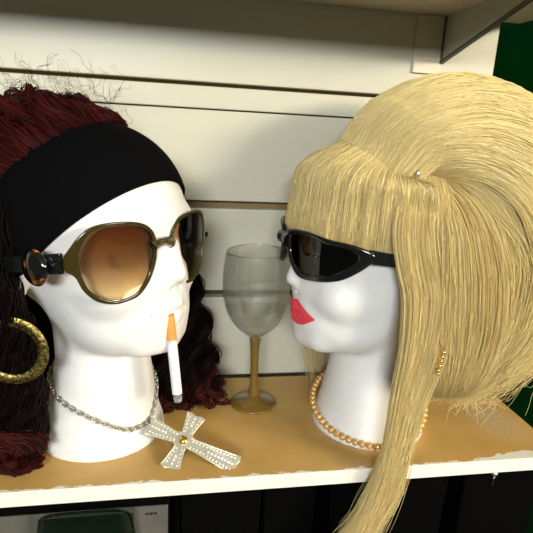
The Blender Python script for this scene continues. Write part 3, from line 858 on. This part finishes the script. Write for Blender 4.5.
# pendant: flared arms, plane from the neck's foot down to the shelf
Wt = A([-1.75, 44.4, 2.35]); Wb = A([6.05, 40.55, .28]); Wl = A([-1.15, 41.75, .25])
uu = Wb - Wt; LU = np.linalg.norm(uu); uu /= LU
Cc = Wt + uu * LU * .40
vv = Wl - Cc; vv -= uu * (vv @ uu); LV = np.linalg.norm(vv); vv /= LV
ww = np.cross(uu, vv); 
if ww[2] < 0: ww = -ww
def cross_map(P):
    P = np.asarray(P, float)
    bow = -.035 * (P[:, 0] ** 2) * (P[:, 0] > 0) * .3
    return Cc - BASE_L + P[:, :1] * uu + P[:, 1:2] * vv + (P[:, 2:3] + bow[:, None]) * ww
def arm(L, w0, w1, n=9):
    """half outline of one flared arm pointing along +x"""
    x = np.linspace(.45, L, n); wd = w0 + (w1 - w0) * ((x - .45) / (L - .45)) ** 1.3
    tip = [(L + .10, w1 * .55), (L - .06, 0), (L + .10, -w1 * .55)]
    return [(a, b) for a, b in zip(x, wd)] + tip + [(a, -b) for a, b in zip(x[::-1], wd[::-1])]
arms = [(0, LU * .60, .50, .92), (90, LV, .5, .95), (180, LU * .40, .5, .92), (270, LV * .95, .5, .95)]
outl = []
for deg, L, w0, w1 in arms[:]:
    c, s_ = math.cos(R_(deg)), math.sin(R_(deg))
    outl += [(c * x + s_ * y, s_ * x - c * y) for x, y in arm(L, w0, w1)]
V, F = prism(outl, .26); V[:, 2] -= .13
cr = bevel(mk('cross', cross_map(V), F, crossmat, nk, smooth=False), .06, 2)
mb = MB(); mr_ = MB()
for deg, L, w0, w1 in arms:
    c, s_ = math.cos(R_(deg)), math.sin(R_(deg))
    xs = np.arange(.85, L - .2, .34)
    for x in xs:
        wd = w0 + (w1 - w0) * ((x - .45) / (L - .45)) ** 1.3
        for y in (-.62, 0, .62) if wd > .62 else (-.55, .55):
            V, F = ball((0, 0, 0), .15 if y == 0 else .11, 5, 6, (1, 1, .8))
            yy = y * wd
            q = A([c * x + s_ * yy, s_ * x - c * yy, .14])
            mb.add(cross_map(V + q), F)
    for sg in (-1, 1):                                # raised border of the arm
        x = np.linspace(.6, L - .05, 12); wd = (w0 + (w1 - w0) * ((x - .45) / (L - .45)) ** 1.3) * .9 * sg
        Pq = np.stack([c * x + s_ * wd, s_ * x - c * wd, np.full(12, .14)], -1)
        V, F = tube(cross_map(Pq), .055, 6); mr_.add(V, F)
mb.build('rhinestones', stone, cr, smooth=False)['kind'] = 'stuff'; mr_.build('raised_border', crossmat, cr)
V, F = ball((0, 0, .2), .42, 10, 16, (1, 1, .7)); o = mk('centre_stone', cross_map(V), F, gold, cr); o['label'] = 'round gold centre stone'
V, F = tube(cross_map(spline([(-LU * .4 - .05 + .28 * math.cos(q), 0, .1 + .28 * math.sin(q)) for q in np.linspace(0, 2 * np.pi, 12, endpoint=False)], 24, True)), .06, 8, True); mk('bail', V, F, silver, nk)

# ------------------------------------------------------------------ pearl necklace round the foot of the right neck
pn = thing('pearl_necklace', 'gold pearl bead necklace around the neck of the right head', 'necklace', BASE_R)
npl = 58; first = None
zs = spline([(d_, z_) for d_, z_ in [(-270, 4.0), (-225, 3.2), (-180, 2.0), (-150, 1.2), (-120, .85), (-90, .75), (-60, 1.2), (-30, 2.4), (0, 3.6), (45, 4.2), (90, 4.0)]], 300)
for i in range(npl):
    dg = -270 + 360 * i / npl
    z_ = np.interp(dg, zs[:, 0], zs[:, 1])
    rr = max(float(neck_r(z_)) + .42, np.interp(dg, [-270, -180, -90, 0, 90], [5.3, 6.05, 6.2, 5.6, 5.3]))
    p = A([rr * math.cos(R_(dg)), rr * math.sin(R_(dg)), z_])
    if first is None:
        V, F = ball((0, 0, 0), .335, 10, 16); o = first = mk('bead', V, F, pearl, pn)
    else:
        o = first.copy(); link(o, pn)
    o.location = tuple(p * CM)

# dangling gold earring in the blond hair and the little pin
ge = thing('drop_earring', 'small gold beaded drop earring glinting behind the blond lock', 'earring', (22.45, 37.2, 10.4))
for i, (x, z_) in enumerate([(0.1, 2.0), (.06, 1.6), (0, 1.2), (-.05, .8), (-.1, .4), (-.12, .05)]):
    V, F = ball((x, 0, z_), .17, 8, 10); mk('bead', V, F, gold, ge)
V, F = tube(spline([(.1, 0, 2.1), (.05, .5, 2.5), (-.1, 1.6, 3.2)], 10), .04, 6); mk('wire', V, F, gold, ge)
hp = thing('hairpin', 'tiny silver hairpin at the parting of the blond wig', 'hairpin', (19.9, 40.7, 26.7))
V, F = ball((0, 0, 0), .3, 8, 10, (.8, .7, 1.3)); mk('pin_head', V, F, silver, hp)
V, F = tube(spline([(0, 0, -.2), (.1, .0, -.7), (.3, .1, -1.1)], 8), .07, 6); mk('prong', V, F, silver, hp)

# ------------------------------------------------------------------ wine glass
wg = thing('wine_glass', 'clear wine glass with gold stem standing between the two heads', 'wine glass', (9.25, 51.7, 0))
wg.rotation_euler = (0, R_(-1.2), 0)
ns = 64
H = 17.4
outer = [(.55, 7.75), (.75, 8.05), (1.5, 8.65), (2.35, 9.5), (3.0, 10.7), (3.42, 12.2), (3.56, 13.6), (3.50, 15.2), (3.34, 16.6), (3.2, H)]
po = spline(outer, 40)
inn = po[::-1] * 1.0; inn[:, 0] -= .13
inn = [(r, z) for r, z in inn if z > 8.6]
prof = np.vstack([[(0, 7.75)], po, [(3.135, H + .06)], inn, [(0, 8.35)]])
V, F = lathe(prof, ns)
ang = np.arctan2(V[:, 1], V[:, 0]); fl = 1 + .010 * np.cos(12 * ang) * np.clip((16.5 - V[:, 2]) / 6, 0, 1)
V[:, 0] *= fl; V[:, 1] *= fl
mk('bowl', V, F, glassmat, wg)
V, F = lathe(spline([(0, 8.0), (.5, 7.9), (.62, 7.6), (.52, 7.1), (.45, 5.5), (.43, 3.5), (.46, 2.2), (.60, 1.5), (.62, 1.15), (.5, .95)], 40), 32); mk('stem', V, F, goldglass, wg)
V, F = lathe([(0, 1.0), (.5, .98), (.75, .85), (1.5, .52), (2.3, .30), (2.52, .18), (2.5, .04), (2.3, 0.0), (0, .0)], ns); mk('foot', V, F, goldglass, wg)

# ------------------------------------------------------------------ dark display boxes on the shelf below
lb = thing('wall_shelf', 'dark lower shelf under the black boxes', 'shelf', (0, 39.2, -16))
V, F = box(-75, 38.62, 0, 19.4, -1.42, 0); bevel(mk('board', V, F, bracketdark, lb, smooth=False), .07)
def display_box(label, x0, x1, ztop, y0=41.5, strip=None, slant=0.):
    o = thing('display_box', label, 'box', (x0, y0, -16), group='black boxes under the shelf')
    h = ztop + 16; w_ = x1 - x0
    V = A([(0, 0, 0), (w_, 0, 0), (w_, 15.5, 0), (0, 15.5, 0), (-slant, 0, h), (w_ + slant, 0, h), (w_ + slant, 15.5, h), (-slant, 15.5, h)], float)
    F = [(0, 3, 2, 1), (4, 5, 6, 7), (0, 1, 5, 4), (1, 2, 6, 5), (2, 3, 7, 6), (3, 0, 4, 7)]
    bevel(mk('case', V, F, darkbox, o, smooth=False), .15)
    if strip:
        V, F = box(*strip[:2], -.12, 0, *strip[2:]); mk('label_strip', V, F, greystrip, o, smooth=False)
    return o
b1 = display_box('black box with a grey label strip at the lower left corner', -14.6, .2, -2.7, strip=(.1, 14.6, 8.5, 11.9), slant=0)
mbx = MB()
for k, (a_, w_) in enumerate([(0, .16), (.22, .1), (.38, .2), (.64, .12), (.82, .18)]):
    V, F = box(12.6 + a_, 12.6 + a_ + w_, -.15, -.12, 11.0, 11.22); mbx.add(V, F)
mbx.build('print_mark', black_plastic, [c for c in b1.children if c.name.startswith('label_strip')][0], smooth=False)
display_box('plain black box below the cross pendant, second from the left', 1.3, 8.6, -2.75, slant=.1)
display_box('plain black box below the shelf under the wine glass', 9.2, 13.9, -2.7, slant=.2)
display_box('plain black box under the pearl necklace beside the hanging lock', 16.0, 27.5, -2.7, slant=.5)
display_box('added dark block hiding the wall below the right end of the shelf', 29.9, 38.2, -2.7, slant=.2)  # added block, covers the lit wall to keep this gap dark
# clear tray standing in front of the first box
ct = thing('clear_tray', 'clear plastic tray leaning on the black box at lower left', 'tray', (-11.2, 40.2, -16))
V, F = tube(spline([(0, 0, 8), (.3, 0, 11.6), (1, 0, 12.6), (4.3, 0, 12.75), (7.2, 0, 12.6), (8, 0, 11.6), (8.6, 0, 8)], 60), .12, 8); mk('rim', V, F, cleargrey, ct)
V, F = box(.3, 8.2, -.05, .05, 0, 12.3); mk('panel', V, F, cleargrey, ct, smooth=False)

# ------------------------------------------------------------------ light
def area(name, loc, target, sx, sy, power, col):
    l = bpy.data.lights.new(name, 'AREA'); l.shape = 'RECTANGLE'; l.size = sx; l.size_y = sy; l.energy = power; l.color = col
    o = bpy.data.objects.new(name, l); COL.objects.link(o)
    o.location = (loc[0] * CM, loc[1] * CM, (loc[2] + ZS) * CM)
    dv = Vector(((target[0] - loc[0]) * CM, (target[1] - loc[1]) * CM, (target[2] - loc[2]) * CM))
    o.rotation_euler = dv.to_track_quat('-Z', 'Y').to_euler()
    return o
area('ceiling_light_cool', (-70, -300, 122), (0, 50, 10), 1.2, .4, 108, (.95, .98, .98))
area('ceiling_light_warm', (250, -210, 118), (10, 50, 12), 1.2, .4, 126, (1.0, .88, .67))
wd = bpy.data.worlds.new('world'); SC.world = wd; wd.use_nodes = True
wd.node_tree.nodes['Background'].inputs[0].default_value = (.75, .85, .72, 1); wd.node_tree.nodes['Background'].inputs[1].default_value = .10

SC.view_settings.view_transform = 'Standard'; SC.view_settings.look = 'None'
SC.view_settings.exposure = 0.0; SC.view_settings.gamma = 1.0
SC.cycles.max_bounces = 10; SC.cycles.transparent_max_bounces = 16
